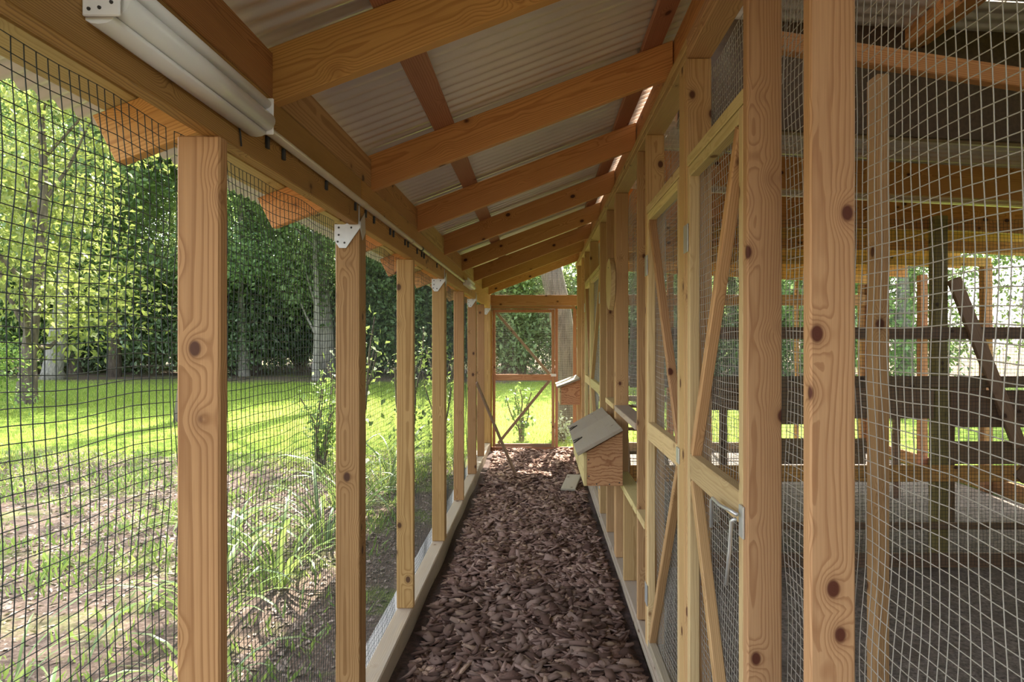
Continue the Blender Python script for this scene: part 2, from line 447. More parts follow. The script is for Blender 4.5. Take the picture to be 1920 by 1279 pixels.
# ------------------------------------------------------------------ left wall
wl_ = empty('wall_left', (XL, 4.6, 0), 'long open timber wall of upright posts with dark wire mesh facing the lawn', 'wall', kind='structure')
bx('sill_beam', XLo, XL, -.8, YE+.04, -.06, SILL_L, W_SILL, wl_, .006)
joints = [-.8, 2.66, 6.30, YE+.04]
for a, b_ in zip(joints[:-1], joints[1:]):
    bx('top_beam', XL-.038, XL, a+.002, b_-.002, BEAM0, BEAM1, W_BEAM, wl_)
for i, y in enumerate(POSTS):
    big = i in (2, 4, 6, 8)
    t = .095 if big else .038
    p = bx('post', XLo, XL+.004, y, y+t, SILL_L, BEAM0 if not big else BEAM0-.002, W_POST, wl_, .004)
    if big:      # galvanised post cap: bent plate on the face, wing up the beam
        w = XL+.004-XLo; yf = y-.003
        z = BEAM0
        P = [(XLo-.002, z+.0), (XLo+.036, z+.0), (XLo+.052, z+.006), (XL+.008, z+.012), (XL+.008, z-.012), (XLo+.042, z-.09), (XLo+.016, z-.09), (XLo-.002, z-.062)]
        pl = poly_plate('post_cap_bracket', [(x, yf, zz) for x, zz in P], (0, -1, 0), .003, M_STEEL, p)
        poly_plate('bracket_wing', [(XL+.006, y-.004, z+.012), (XL+.006, y+.060, z+.055), (XL+.006, y+.07, z-.02), (XL+.006, y+.03, z-.055), (XL+.006, y-.004, z-.012)], (1, 0, 0), .003, M_STEEL, p)
        bx('bracket_flange', XL+.001, XL+.005, y-.008, y-.002, z+.0, z+.072, M_STEEL, p, 0)
        for (ax, az) in ((.014, -.012), (.014, -.040), (.010, -.066), (.036, -.070), (.062, -.012)):
            bm = bmesh.new(); bmesh.ops.create_cone(bm, cap_ends=True, segments=8, radius1=.0042, radius2=.003, depth=.003)
            me = bpy.data.meshes.new('screw'); bm.to_mesh(me); bm.free()
            link('screw', me, M_DARKS, p, Matrix.Translation((XLo+ax, yf-.0045, z+az)) @ Matrix.Rotation(math.pi/2, 4, 'X'))
for i in range(len(POSTS)-1):
    y0, y1 = POSTS[i], POSTS[i+1]
    mesh_panel('y', XLo-.006, y0, y1, SILL_L-.09, BEAM0+.03, M_WIRE_D, wl_, r=.00105, step=2 if i < 4 else 4, wob=.0026)

# ------------------------------------------------------------------ roof over the walkway
roof = empty('ceiling', (0, 4.6, H+.9), 'sloping lean-to roof of orange rafters under corrugated metal sheets', 'roof', kind='structure')
for y in RAFT:
    e = .555
    pts = [(-1.163, zb(-1.163)+RD), (-1.10, zb(-1.10)), (e, zb(e)), (e, zb(e)+RD)]
    prism('rafter', pts, y, y+.038, W_RAFT, roof, ANG)
edges = [-.6]+RAFT+[YE+.1]
for i in range(len(edges)-1):
    y0 = edges[i]+(.038 if i else 0); y1 = edges[i+1]
    bx('blocking', XL-.038, XL-.001, y0+.001, y1-.001, BEAM1+.002, zb(XL-.038)+RD-.004, W_BEAM if i % 2 else W_POST, roof)
def purlin(x, w=.089, t=.019, m=W_RED):
    z = zb(x)+RD
    P0 = Vector((x, -.6, z)); 
    me = box_mesh(YE+.7, w, t, .001)
    c = Vector((x-math.sin(ANG)*t/2, (YE+.1-.6)/2, z+math.cos(ANG)*t/2+.001))
    m_ = Matrix.Translation(c) @ Matrix.Rotation(-ANG, 4, 'Y') @ Matrix.Rotation(math.pi/2, 4, 'Z')
    link('purlin', me, m, roof, m_)
for x in (-1.09, -.39, .47): purlin(x, m=W_PALE if x < -1 else W_RED)
purlin(-.86, .10, .019, W_OLD)
def corr_sheet(y0, y1, x0, x1, z0, z1, parent, pitch=.0678, amp=.007, name='roof_sheet'):
    n = int(round((y1-y0)/pitch*10)); ys = np.linspace(y0, y1, n+1)
    s = np.sin(2*np.pi*ys/pitch); dz = amp*np.clip(s*1.5, -1, 1)
    xs = np.linspace(x0, x1, 3); V = []
    for k, xx in enumerate(xs):
        V.append(np.stack([np.full_like(ys, xx), ys, (z0+(z1-z0)*k/2)+dz], -1))
    V = np.concatenate(V); m_ = n+1
    a = np.arange(n); Qs = np.concatenate([np.stack([a+k*m_, a+1+k*m_, a+1+(k+1)*m_, a+(k+1)*m_], -1) for k in range(2)])
    return link(name, from_np(name, V, Qs, True), M_ROOF, parent)
y = -.6; k = 0
while y < YE+.1:
    lift = .0012*(k % 2)
    z = lambda x: zb(x)+RD+.031+lift
    corr_sheet(y, min(y+.70, YE+.14), -1.22, .61, z(-1.22), z(.61), roof)
    y += .678; k += 1
bx('ledger', .560, .598, -.6, YE, PL1+.001, zb(.56)+RD+.005, W_RAFT, roof)

# ------------------------------------------------------------------ right wall
wr = empty('wall_right', (XR, 4.6, 0), 'timber stud wall with pale wire mesh dividing the walkway from the coop', 'wall', kind='structure')
for a, b_ in ((-.8, 2.45), (2.452, 6.0), (6.002, YE)):
    bx('top_plate', XR, XRo, a, b_, PL0, PL0+.037, W_STUD, wr)
    bx('top_plate', XR, XRo, a+.001, b_-.001, PL0+.039, PL1, W_STUD, wr)
bx('sill_plate', XR-.004, XRo, -.8, YE, SILL_R-.07, SILL_R-.034, W_SILL, wr)
bx('sill_plate', XR, XRo, -.8, YE-.001, SILL_R-.032, SILL_R, W_SILL, wr)
STUDS = [(-.30, .038), (1.332, .038), (1.735, .038), (2.444, .038), (2.486, .089), (3.360, .038), (3.655, .038), (4.25, .038), (4.70, .100), (5.32, .038), (5.89, .038), (7.04, .060), (7.86, .038), (8.45, .038), (9.38, .10)]
for y, t in STUDS:
    z0 = SILL_R
    if y == 4.25: bx('stud', XR, XRo, y, y+t, z0, H-.952, W_STUD, wr); continue
    if y == 3.655: 
        bx('stud', XR, XRo, y, y+t, z0, PL0, W_STUD, wr); continue
    bx('stud', XR, XRo, y, y+t, z0, PL0, W_STUD, wr, .004)
HD = H+.616
def header(y0, y1): bx('door_header', XR, XRo, y0, y1, HD, HD+.038, W_PALE, wr)
header(1.775, 2.443); header(2.577, 3.359); header(5.93, 7.039); header(7.102, 7.859)
# flat boards above and below the nest box opening
bx('nest_rail', XR-.01, XRo, 3.694, 4.699, H-.492, H-.454, W_SILL, wr)
bx('nest_rail', XR-.006, XRo, 3.40, 3.654, H-.949, H-.911, W_PALE, wr)
bx('nest_rail', XR-.006, XRo, 3.694, 4.699, H-.949, H-.911, W_PALE, wr)
bx('nest_rail', XR-.006, XRo, 4.802, 5.319, H-.949, H-.911, W_PALE, wr)
bx('nest_rail', XR-.01, XRo, 4.802, 5.319, H-.492, H-.454, W_PALE, wr)
MB = [(-.8, 1.34, SILL_R, PL0), (1.34, 1.75, SILL_R, PL0), (1.75, 2.5, HD+.03, PL0), (2.5, 3.37, HD+.03, PL0), (3.37, 3.67, SILL_R, PL0), (3.67, 4.74, H-.46, PL0), (3.67, 4.74, SILL_R, H-.94), (4.78, 5.33, H-.46, PL0), (4.78, 5.33, SILL_R, H-.94), (5.35, 5.9, SILL_R, PL0), (5.9, 7.9, HD+.03, PL0), (7.9, 9.4, SILL_R, PL0)]
for y0, y1, z0, z1 in MB:
    mesh_panel('y', XRo+.007, y0, y1, z0, z1, M_WIRE_L, wr, r=.0011, step=2 if y0 < 4 else 4, wob=.0024)

def metal_hinge(y, z, parent):
    """leaf hinge on the walkway face"""
    h = bx('hinge', XR-.004, XR-.001, y-.034, y+.034, z-.05, z+.05, M_STEEL, parent, .0008)
    return h
def coop_door(n, y0, y1, hinge_far, label):
    d = empty('door_%d' % n, ((XR+XR+.038)/2, (y0+y1)/2, SILL_R), label, 'door', kind='structure')
    x0, x1 = XR+.001, XR+.037; zt = HD-.004; zbm = SILL_R+.004; w = .038
    bx('stile', x0, x1, y0+.003, y0+w, zbm, zt, W_PALE, d); bx('stile', x0, x1, y1-w, y1-.003, zbm, zt, W_PALE, d)
    bx('rail', x0, x1, y0+w+.001, y1-w-.001, zt-.038, zt, W_PALE, d)
    bx('rail', x0, x1, y0+w+.001, y1-w-.001, H-.49, H-.404, W_PALE, d)
    bx('rail', x0, x1, y0+w+.001, y1-w-.001, zbm, zbm+.04, W_SILL, d)
    ya, yb = y0+w+.02, y1-w-.02
    far = hinge_far
    # the two braces meet at the middle rail
    m0 = (yb if far == 'meet_far' else ya); o0 = (ya if far == 'meet_far' else yb)
    xm = (x0+x1)/2
    stick('brace', (xm, o0, zt-.042), (xm, m0, H-.400), .034, .036, (0, 1, 0), W_STUD, d)
    stick('brace', (xm, m0, H-.494), (xm, o0, zbm+.044), .034, .036, (0, 1, 0), W_STUD, d)
    mesh_panel('y', x1+.006, y0+.01, y1-.01, zbm, zt, M_WIRE_L, d, r=.0010, step=2 if y0 < 4 else 4, wob=.002)
    return d
d1 = coop_door(1, 1.776, 2.442, 'meet_far', 'nearest mesh coop door with a bent hook latch beside the knotty studs')
d2 = coop_door(2, 2.578, 3.358, 'meet_near', 'second mesh coop door, between the hook-latch door and the nest box')
d3 = coop_door(3, 5.932, 7.038, 'meet_far', 'mesh coop door just beyond the oval wooden plaque')
d4 = coop_door(4, 7.103, 7.858, 'meet_near', 'farthest mesh coop door, next to the far nest box')
for z in (.36, -1.30): metal_hinge(2.448, H+z, d1)
for z in (.36, -1.25): metal_hinge(3.352, H+z, d2)
for z in (.36, -1.25): metal_hinge(5.94, H+z, d3); metal_hinge(7.85, H+z, d4)
# hook latch of the first door
lt = bx('latch', XR-.006, XR-.001, 1.752, 1.790, H-.515, H-.432, M_STEEL, d1, .001)
hx = XR-.012
tube('latch_hook', [(hx-.004, 1.77, H-.455), (hx-.012, 1.80, H-.452), (hx-.014, 1.90, H-.462), (hx-.014, 1.975, H-.460), (hx-.014, 1.992, H-.470), (hx-.014, 1.995, H-.55)], .0052, M_STEEL, lt)
tube('latch_hook', [(hx-.004, 1.785, H-.47), (hx-.010, 1.80, H-.48), (hx-.012, 1.81, H-.56), (hx-.014, 1.835, H-.66)], .0052, M_STEEL, lt)
lt2 = bx('latch', XR-.005, XR-.001, 2.56, 2.61, H-.47, H-.41, M_STEEL, d2, .001)

# ------------------------------------------------------------------ end wall and its door
we = empty('wall_end', (-.1, YE, 0), 'far gable wall of reddish timber above and beside the mesh door', 'wall', kind='structure')
def xe(u): return (u-1010)/1280*YE
def ze(v): return H+(636-v)/1280*YE
bx('tie_beam', xe(910), XR+.02, YE, YE+.038, ze(573.5), ze(553), W_RED, we)
bx('header', xe(914), XR, YE+.002, YE+.036, ze(579), ze(574), W_RED, we)
bx('jamb', xe(905), xe(914), YE, YE+.05, .0, ze(575), W_RAFT, we)
bx('jamb', xe(914.3), xe(922.5), YE, YE+.038, .0, ze(579.2), W_RAFT, we)
bx('jamb', xe(1040.8), xe(1046), YE, YE+.038, .03, ze(579.2), W_RED, we)
bx('jamb', xe(1074.5), xe(1081), YE, YE+.038, .03, ze(579.2), W_RED, we)
bx('sill', xe(915), XR, YE, YE+.05, -.05, .028, W_RED, we)
mesh_panel('x', YE+.045, xe(1044), xe(1078), .0, ze(576), M_WIRE_L, we, step=4)
# gable mesh above the tie beam follows the rafter slope
ge = mesh_panel('x', YE+.045, XL, XR, ze(556), ze(556)+.36, M_WIRE_L, we, step=2, name='gable_mesh')
de = empty('door_5', (xe(982), YE, .03), 'mesh door at the far end of the walkway opening onto the lawn', 'door', kind='structure')
x0, x1 = xe(923.2), xe(1040); zt, zm1, zm0, zl = ze(580), ze(702), ze(713.5), .033
ya, yb = YE+.0, YE+.036
bx('stile', x0, xe(928.8), ya, yb, zl, zt, W_RED, de); bx('stile', xe(1034.3), x1, ya, yb, zl, zt, W_RED, de)
bx('rail', xe(929), xe(1034.1), ya, yb, zt-.045, zt, W_RED, de)
bx('rail', xe(929), xe(1034.1), ya, yb, zm0, zm1, W_RED, de)
bx('rail', xe(929), xe(1034.1), ya, yb, zl, zl+.045, W_OLD, de)
stick('brace', (xe(931), YE+.018, zt-.05), (xe(1030), YE+.018, zm1+.005), .034, .04, (1, 0, 1), W_OLD, de)
stick('brace', (xe(1030), YE+.018, zm0-.005), (xe(934), YE+.018, zl+.05), .034, .04, (1, 0, -1), W_OLD, de)
mesh_panel('x', YE+.043, x0+.01, x1-.01, zl, zt, M_WIRE_L, de, step=4)
bx('door_latch', xe(1033), xe(1043), YE-.008, YE-.001, ze(706), ze(701), M_STEEL, de, .001)

# ------------------------------------------------------------------ nest boxes on the right wall
def nest_box(y0, y1, xb, xf, zbot, ztb, ztf, lids, label, far=False):
    n = empty('nest_box', ((xb+xf)/2, (y0+y1)/2, zbot), label, 'nest box')
    for ya_, yb_ in ((y0, y0+.018), (y1-.018, y1)):
        s = prism('side_panel', [(xb, zbot), (xf, zbot), (xf, ztf), (xb, ztb)], ya_, yb_, W_PLY, n, 0.0, .001)
    bx('front_panel', xf-.019, xf-.001, y0, y1, zbot, ztf-.004, W_PALE, n, .001)
    bx('bottom_panel', xf, xb, y0+.019, y1-.019, zbot, zbot+.016, W_PLY, n, .001)
    sl = math.atan2(ztb-ztf, xb-xf)
    for (a, b_) in lids:
        L = (xb-xf)+.055; c = Vector(((xb+xf)/2-.024, (a+b_)/2, (ztb+ztf)/2-.024*math.tan(sl)))
        nrm = Vector((-math.sin(sl), 0, math.cos(sl)))
        m_ = Matrix.Translation(c+nrm*(.013+(.012 if (a, b_) == lids[0] and not far else 0))) @ Matrix.Rotation(-sl, 4, 'Y') @ Matrix.Rotation(math.pi/2, 4, 'Z')
        lid = link('lid', box_mesh(b_-a, L/math.cos(sl), .024, .003), W_LID, n, m_)
        if not far:
            hm = Matrix.Translation(c+nrm*(.027+(.012 if (a, b_) == lids[0] else 0))+Vector((-.10, 0, -.10*math.tan(sl)))) @ Matrix.Rotation(-sl, 4, 'Y')
            me = bpy.data.meshes.new('hasp')
            # small A-shaped pull
            bm = bmesh.new()
            for p, q_ in (((-.035, -.0, 0), (.025, .045, 0)), ((-.035, .09, 0), (.025, .045, 0)), ((-.01, .02, 0), (-.01, .07, 0))):
                r_ = bmesh.ops.create_cube(bm, size=1)
                dvec = Vector(q_)-Vector(p); a_ = math.atan2(dvec.y, dvec.x)
                M_ = Matrix.Translation((Vector(p)+Vector(q_))/2) @ Matrix.Rotation(a_, 4, 'Z') @ Matrix.Diagonal((dvec.length, .012, .008, 1))
                bmesh.ops.transform(bm, matrix=M_, verts=r_['verts'])
            bm.to_mesh(me); bm.free()
            link('hasp', me, M_DARKS, lid, hm)
    if not far:
        for (xx, zz) in ((xf+.012, zbot+.06), (xf+.01, ztf-.05), (xf+.06, zbot+.012), (xb-.02, zbot+.02), (xf+.14, zbot+.01)):
            bm = bmesh.new(); bmesh.ops.create_cone(bm, cap_ends=True, segments=7, radius1=.005, radius2=.004, depth=.003)
            me = bpy.data.meshes.new('screw'); bm.to_mesh(me); bm.free()
            link('screw', me, M_DARKS, n, Matrix.Translation((xx, y0-.001, zz)) @ Matrix.Rotation(math.pi/2, 4, 'X'))
        bx('front_panel_seam', xf-.021, xf-.0185, (y0+y1)/2-.002, (y0+y1)/2+.002, zbot+.01, ztf-.02, M_DARKS, n, 0)
    return n
nest_box(4.24, 5.50, XR-.008, .30, H-.912, H-.575, H-.70, [(4.19, 4.90), (4.95, 5.55)], 'knotty plywood nest box with weathered two-panel lid, nearer one on the coop wall')
nest_box(8.62, 9.30, XR-.008, .285, H-.83, H-.51, H-.60, [(8.57, 9.34)], 'smaller-looking reddish nest box far down the coop wall near the end door', True)

# ------------------------------------------------------------------ lamp, conduit, plaque, planks
lamp = empty('strip_light', (XL, 1.33, H+.52), 'white fluorescent strip light fixed to the left beam close overhead', 'light')
y0, y1 = 1.035, 1.625
bx('housing', XL+.001, XL+.036, y0, y1, H+.492, H+.572, M_LAMP, lamp, .004)
def half_round(name, cx, cz, rx, rz, a0, a1, ya_, yb_, mat, parent, n=12):
    V = []; F = []
    for yy in (ya_, yb_):
        for k in range(n+1):
            a = a0+(a1-a0)*k/n; V.append((cx+rx*math.cos(a), yy, cz+rz*math.sin(a)))
    m_ = n+1
    for k in range(n): F.append((k, k+1, m_+k+1, m_+k))
    F += [tuple(range(m_)), tuple(range(m_, 2*m_))[::-1], (0, m_, 2*m_-1, n)]
    me = bpy.data.meshes.new(name); me.from_pydata(V, [], F)
    bm = bmesh.new(); bm.from_mesh(me); bmesh.ops.recalc_face_normals(bm, faces=bm.faces[:]); bm.to_mesh(me); bm.free()
    for p in me.polygons[:n]: p.use_smooth = True
    return link(name, me, mat, parent)
half_round('lens', XL+.037, H+.517, .028, .0235, -math.pi/2, math.pi/2, y0+.008, y1-.004, M_LENS, lamp)
half_round('upper_tube', XL+.037, H+.560, .017, .0125, -math.pi/2, math.pi/2, y0+.004, y1+.004, M_LAMP, lamp)
half_round('lower_lip', XL+.020, H+.492, .024, .012, -math.pi, 0, y0+.004, y1-.004, M_LAMP, lamp, 6)
for yy in (y0-.006, y1):
    ec = bx('end_cap', XL+.001, XL+.058, yy, yy+.006, H+.488, H+.574, M_LAMP, lamp, .002)
for (dx, dz) in ((.012, .010), (.028, .012), (.046, .02)):
    bm = bmesh.new(); bmesh.ops.create_cone(bm, cap_ends=True, segments=8, radius1=.003, radius2=.0025, depth=.002)
    me = bpy.data.meshes.new('screw'); bm.to_mesh(me); bm.free()
    link('screw', me, M_DARKS, lamp, Matrix.Translation((XL+dx, y0-.007, H+.488+dz)) @ Matrix.Rotation(math.pi/2, 4, 'X'))
tube('flex_cable', [(XL+.02, y0-.008, H+.565), (XL+.03, y0-.03, H+.565), (XL+.025, y0-.05, H+.54), (XL+.012, y0-.07, H+.55), (XL+.012, y0-.4, H+.55)], .009, plain('grey_cable', (.22, .22, .21), .5), lamp)
cond = empty('conduit', (XL+.02, 3.6, H+.52), 'tan metal conduit pipe running along the left beam away from the strip light', 'pipe')
cz = H+.522; cx = XL+.0135
tube('pipe', [(cx, 1.634, cz), (cx, 6.18, cz)], .0115, M_PIPE, cond, 12)
for yy in (2.62, 3.62, 3.92, 4.20, 5.70): tube('coupling', [(cx, yy, cz), (cx, yy+.035, cz)], .0132, M_BLACK if yy in (3.92,) else M_PIPE, cond, 12)
for yy in (1.72, 1.83, 2.2, 2.55, 2.70, 2.84, 3.15, 3.22, 3.5, 3.58, 3.85, 4.0, 4.08, 4.6):
    bx('pipe_strap', XL+.0005, XL+.008, yy, yy+.014, cz-.040, cz-.010, M_BLACK, cond, .001)
tube('loose_wire', [(XL+.003, 1.565, H+.49), (XL+.004, 1.57, H+.47), (XL+.004, 1.575, H+.445)], .0022, M_BLACK, cond)
lamp2 = empty('strip_light', (XL, 6.5, H+.52), 'small white strip light at the far end of the conduit', 'light')
bx('housing', XL+.001, XL+.04, 6.20, 6.80, H+.492, H+.540, M_LAMP, lamp2, .004)
half_round('lens', XL+.041, H+.510, .026, .02, -math.pi/2, math.pi/2, 6.22, 6.79, M_LENS, lamp2)
half_round('upper_tube', XL+.041, H+.550, .016, .012, -math.pi/2, math.pi/2, 6.22, 6.80, M_LAMP, lamp2)

# oval plaque on the studs
bm = bmesh.new(); N = 28
ring = []
for k in range(N):
    a = 2*math.pi*k/N; rr_ = 1+.02*math.sin(3*a)+.015*math.sin(7*a+1)
    ring.append((math.cos(a)*.185*rr_, math.sin(a)*.185*rr_))
vs0 = [bm.verts.new((.0, y, z)) for y, z in ring]; vs1 = [bm.verts.new((-.030, y*.97, z*.97)) for y, z in ring]
bm.faces.new(vs0); bm.faces.new(vs1[::-1])
for k in range(N): bm.faces.new((vs0[k], vs0[(k+1) % N], vs1[(k+1) % N], vs1[k]))
bmesh.ops.recalc_face_normals(bm, faces=bm.faces[:])
me = bpy.data.meshes.new('plaque'); bm.to_mesh(me); bm.free()
pq = empty('wood_plaque', (XR-.004, 4.86, H+.21), 'round pale wooden plaque hung on the stud above the near nest box', 'plaque')
link('disc', me, W_PALE, pq, Matrix.Translation((XR-.003, 4.86, H+.395)))
tube('hanging_nail', [(XR-.001, 4.86, H+.505), (XR-.037, 4.86, H+.508)], .003, M_DARKS, pq)

o = stick('leaning_plank', (-.255, 7.72, .03), (-.676, 7.43, H-.47), .062, .022, (.6, -.1, .3), W_OLD)
tag(o, 'thin weathered plank leaning across the walkway against a left post', 'plank')
o = stick('broken_board', (.30, 7.00, .035), (.385, 7.42, .10), .15, .022, (0, 0, 1), W_LID)
tag(o, 'short pale board end lying on the bark by the nest box', 'board')

# ------------------------------------------------------------------ the coop interior to the right
rc = empty('ceiling', (2.6, 5.5, H+1.2), 'low coop roof of brown rafters under grey metal, seen through the mesh', 'roof', kind='structure')
XC = 4.70
def zc(x): return H+.976-.05*(x-1.0)
for y in (3.2, 4.3, 5.4, 6.5, 7.6, 8.7, 9.7):
    ang = math.atan(-.05)
    prism('rafter', [(XRo+.03, zc(XRo)), (XC, zc(XC)), (XC, zc(XC)+.20), (XRo+.03, zc(XRo)+.20)], y, y+.038, W_RAFT if y > 4 else W_OLD, rc, ang)
y = 3.20
while y < YE:
    corr_sheet(y, y+.70, XRo+.02, XC+.1, zc(XRo)+.222, zc(XC)+.222, rc, pitch=.09, amp=.008); y += .69
prism('gable_panel', [(XRo+.03, zc(XRo)+.004), (XC, zc(XC)+.004), (XC, zc(XC)+.515), (XRo+.03, zc(XRo)+.515)], 3.178, 3.198, M_OSB, rc, 0, 0)
y = -.55
while y < 3.2:
    corr_sheet(y, min(y+.70, 3.2), XRo+.02, XC+.1, zc(XRo)+.50, zc(XC)+.50, rc, pitch=.09, amp=.008); y += .69
stick('purlin', (1.75, .4, H+1.40), (1.75, 3.2, H+1.40), .089, .089, (0, 0, 1), W_RAFT, rc)
for y in (4.9, 6.0, 7.1):
    stick('collar_tie', (XRo+.03, y, H+.86), (XC, y, H+.80), .038, .089, (0, 0, 1), W_RAFT, rc)
wp = empty('wall_partition', (2.5, 4.8, 0), 'inner coop partition of rails, posts and dark mesh behind the right wall', 'wall', kind='structure')
bx('post', 1.006, 1.044, 2.03, 2.095, -.03, H+.79, W_STUD, wp)
stick('beam', (XRo+.03, 2.06, H+.905), (2.4, 2.06, H+.64), .038, .058, (0, 0, 1), W_RAFT, wp)
YP = 4.8
bx('post', 2.79, 2.88, YP, YP+.089, -.03, H+.87, W_GREEN, wp, .004)
bx('post', 1.50, 1.538, YP, YP+.089, -.03, H+.86, W_RED, wp, .004)
bx('post', 4.2, 4.289, YP, YP+.089, -.03, H+.80, W_GREEN, wp, .004)
stick('brace', (2.90, YP-.03, H+.42), (3.36, YP-.03, H-.75), .038, .089, (1, 0, 0), W_OLD, wp)
stick('brace', (4.0, YP-.03, H-.30), (3.35, YP-.03, H-.98), .038, .089, (1, 0, 0), W_OLD, wp)
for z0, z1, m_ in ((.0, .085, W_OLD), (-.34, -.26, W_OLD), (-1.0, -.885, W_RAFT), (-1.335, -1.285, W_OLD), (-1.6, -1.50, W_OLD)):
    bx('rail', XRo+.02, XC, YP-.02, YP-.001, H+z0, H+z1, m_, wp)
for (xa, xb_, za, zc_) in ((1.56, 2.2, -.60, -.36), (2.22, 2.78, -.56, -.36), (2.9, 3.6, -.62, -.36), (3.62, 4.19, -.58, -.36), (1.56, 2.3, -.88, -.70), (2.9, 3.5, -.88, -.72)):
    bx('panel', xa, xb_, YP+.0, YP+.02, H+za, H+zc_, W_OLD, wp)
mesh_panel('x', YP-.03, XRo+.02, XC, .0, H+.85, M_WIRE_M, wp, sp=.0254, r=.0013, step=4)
# roost table and perches deeper in
tb = empty('roost_stand', (2.6, 6.3, 0), 'dark wooden roosting stand with perches inside the coop', 'roost')
for xx, yy in ((1.6, 6.0), (3.6, 6.0), (1.6, 6.9), (3.6, 6.9)): bx('leg', xx, xx+.06, yy, yy+.06, -.03, H-.45, W_OLD, tb)
for yy in (5.95, 6.25, 6.55, 6.85): bx('perch', 1.4, 3.9, yy, yy+.07, H-.448, H-.40, W_OLD, tb)
for yy in (5.95, 6.90): bx('side_rail', 1.42, 3.88, yy+.0, yy+.03, H-.62, H-.50, W_OLD, tb)
ld = empty('ladder', (1.2, 7.6, 0), 'wooden chicken ladder inside the coop behind the doors', 'ladder')
for xx in (.95, 1.35): stick('side_rail', (xx, 7.0, 0), (xx, 8.0, H-.1), .03, .06, (0, 0, 1), W_OLD, ld)
for k in range(6):
    f = (k+.6)/6.4; bx('rung', .967, 1.333, 7.0+f-.015, 7.0+f+.015, f*(H-.1)-.012, f*(H-.1)+.022, W_OLD, ld)
bk = empty('feed_bucket', (1.75, 5.4, -.03), 'grey bucket standing on the coop floor behind the mesh', 'bucket')
V, Qd = tube_np([(1.75, 5.4, -.028), (1.75, 5.4, .0), (1.75, 5.4, .30), (1.75, 5.4, .32)], [.11, .115, .145, .152], 20)
me = bpy.data.meshes.new('pail'); me.from_pydata([tuple(v) for v in V], [], Qd+[tuple(range(20))[::-1]]); smooth(me)
link('pail', me, plain('grey_plastic', (.36, .37, .40), .5), bk)
tube('handle', [(1.75+.152*math.cos(a), 5.4-.05*math.sin(a), .30-.12*math.sin(a)) for a in np.linspace(0, math.pi, 12)], .004, M_STEEL, bk, 6)
# outer coop walls, plus unseen boarding added to shade the interior
wo = empty('wall_coop_end', (2.6, YE, 0), 'far mesh wall of the coop with reddish rails and the trees behind', 'wall', kind='structure')
for xx in (.63, 1.85, 3.05, 4.62): bx('post', xx, xx+.089, YE+.002, YE+.09, -.03, zc(xx)-.002, W_RED, wo)
for xx in (1.25, 2.45, 3.7): bx('stud', xx, xx+.038, YE+.002, YE+.09, -.03, zc(xx)-.002, W_RED, wo)
bx('rail', XR+.11, XC, YE-.04, YE, ze(573), ze(553), W_RED, wo); bx('rail', XR+.11, XC, YE-.04, YE, ze(714), ze(706), W_OLD, wo)
bx('rail', XR+.11, XC, YE-.04, YE, ze(752), ze(742), W_OLD, wo); bx('rail', XR+.11, XC, YE-.04, YE, -.03, .10, W_OLD, wo)
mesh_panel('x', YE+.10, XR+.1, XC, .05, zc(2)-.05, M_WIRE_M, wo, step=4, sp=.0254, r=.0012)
wside = empty('wall_coop_side', (XC, 5, 0), 'outer mesh wall of the coop on the far right', 'wall', kind='structure')
for yy in (3.6, 4.8, 6.0, 7.2, 8.4, 9.72): bx('post', XC, XC+.089, yy, yy+.089, -.06, zc(XC), W_RED, wside)
for za, zb_ in ((-.05, .12), (.95, 1.04), (1.60, 1.70)): bx('rail', XC+.09, XC+.128, -.5, YE+.1, za, zb_, W_RED, wside)
bx('top_plate', XC, XC+.089, -.5, 3.59, zc(XC)-.04, zc(XC), W_RED, wside)
for k in range(9):  # out-of-view boards added on the side wall to keep daylight out of the coop
    bx('shade_plank', XC+.13, XC+.148, -.62, 6.1, -.05+k*.235, -.05+k*.235+.228, W_OLD, wside)
wb = empty('wall_shade_near', (2.6, -.6, 0), 'unseen boarded wall behind the viewer, added to darken the coop', 'wall', kind='structure')
for k in range(12):  # unseen near wall, added only to block light from behind the camera
    bx('shade_plank', XRo+.02, XC+.12, -.64, -.622, -.05+k*.25, -.05+k*.25+.243, W_OLD, wb)
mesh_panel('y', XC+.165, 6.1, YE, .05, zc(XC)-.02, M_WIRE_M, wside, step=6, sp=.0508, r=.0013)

# ------------------------------------------------------------------ bark mulch
def chip_verts(rr, L, W, T, n=6):
    """an irregular flat flake; returns verts and quads/tris as triangles"""
    B = np.array([(-.5, -.34), (-.05, -.5), (.46, -.40), (.52, .30), (.10, .5), (-.42, .42)])+rr.uniform(-.16, .16, (6, 2))
    x = B[:, 0]*L; y = B[:, 1]*W; bend = rr.uniform(-.8, .8)*T
    zt = T/2+bend*(x/L*2)**2+rr.uniform(-.2, .2, n)*T; zl = zt-T*rr.uniform(.7, 1.1, n)
    V = np.concatenate([np.stack([x, y, zt], 1), np.stack([x*.94, y*.94, zl], 1), [[rr.uniform(-.1, .1)*L, 0, T/2+rr.uniform(-.15, .25)*T]]])
    return V
NCH = 6
CH_T = [(i, (i+1) % NCH, 12) for i in range(NCH)]+sum([[(i, NCH+i, NCH+(i+1) % NCH), (i, NCH+(i+1) % NCH, (i+1) % NCH)] for i in range(NCH)], [])+[(NCH, NCH+2, NCH+1), (NCH, NCH+3, NCH+2), (NCH, NCH+4, NCH+3), (NCH, NCH+5, NCH+4)]
CH_T = np.array(CH_T)
rr = np.random.RandomState(5)
def zfloor(x, y): return -.015+.018*np.sin(x*7+1)*np.sin(y*2.3)+.012*np.sin(x*11+y*5)
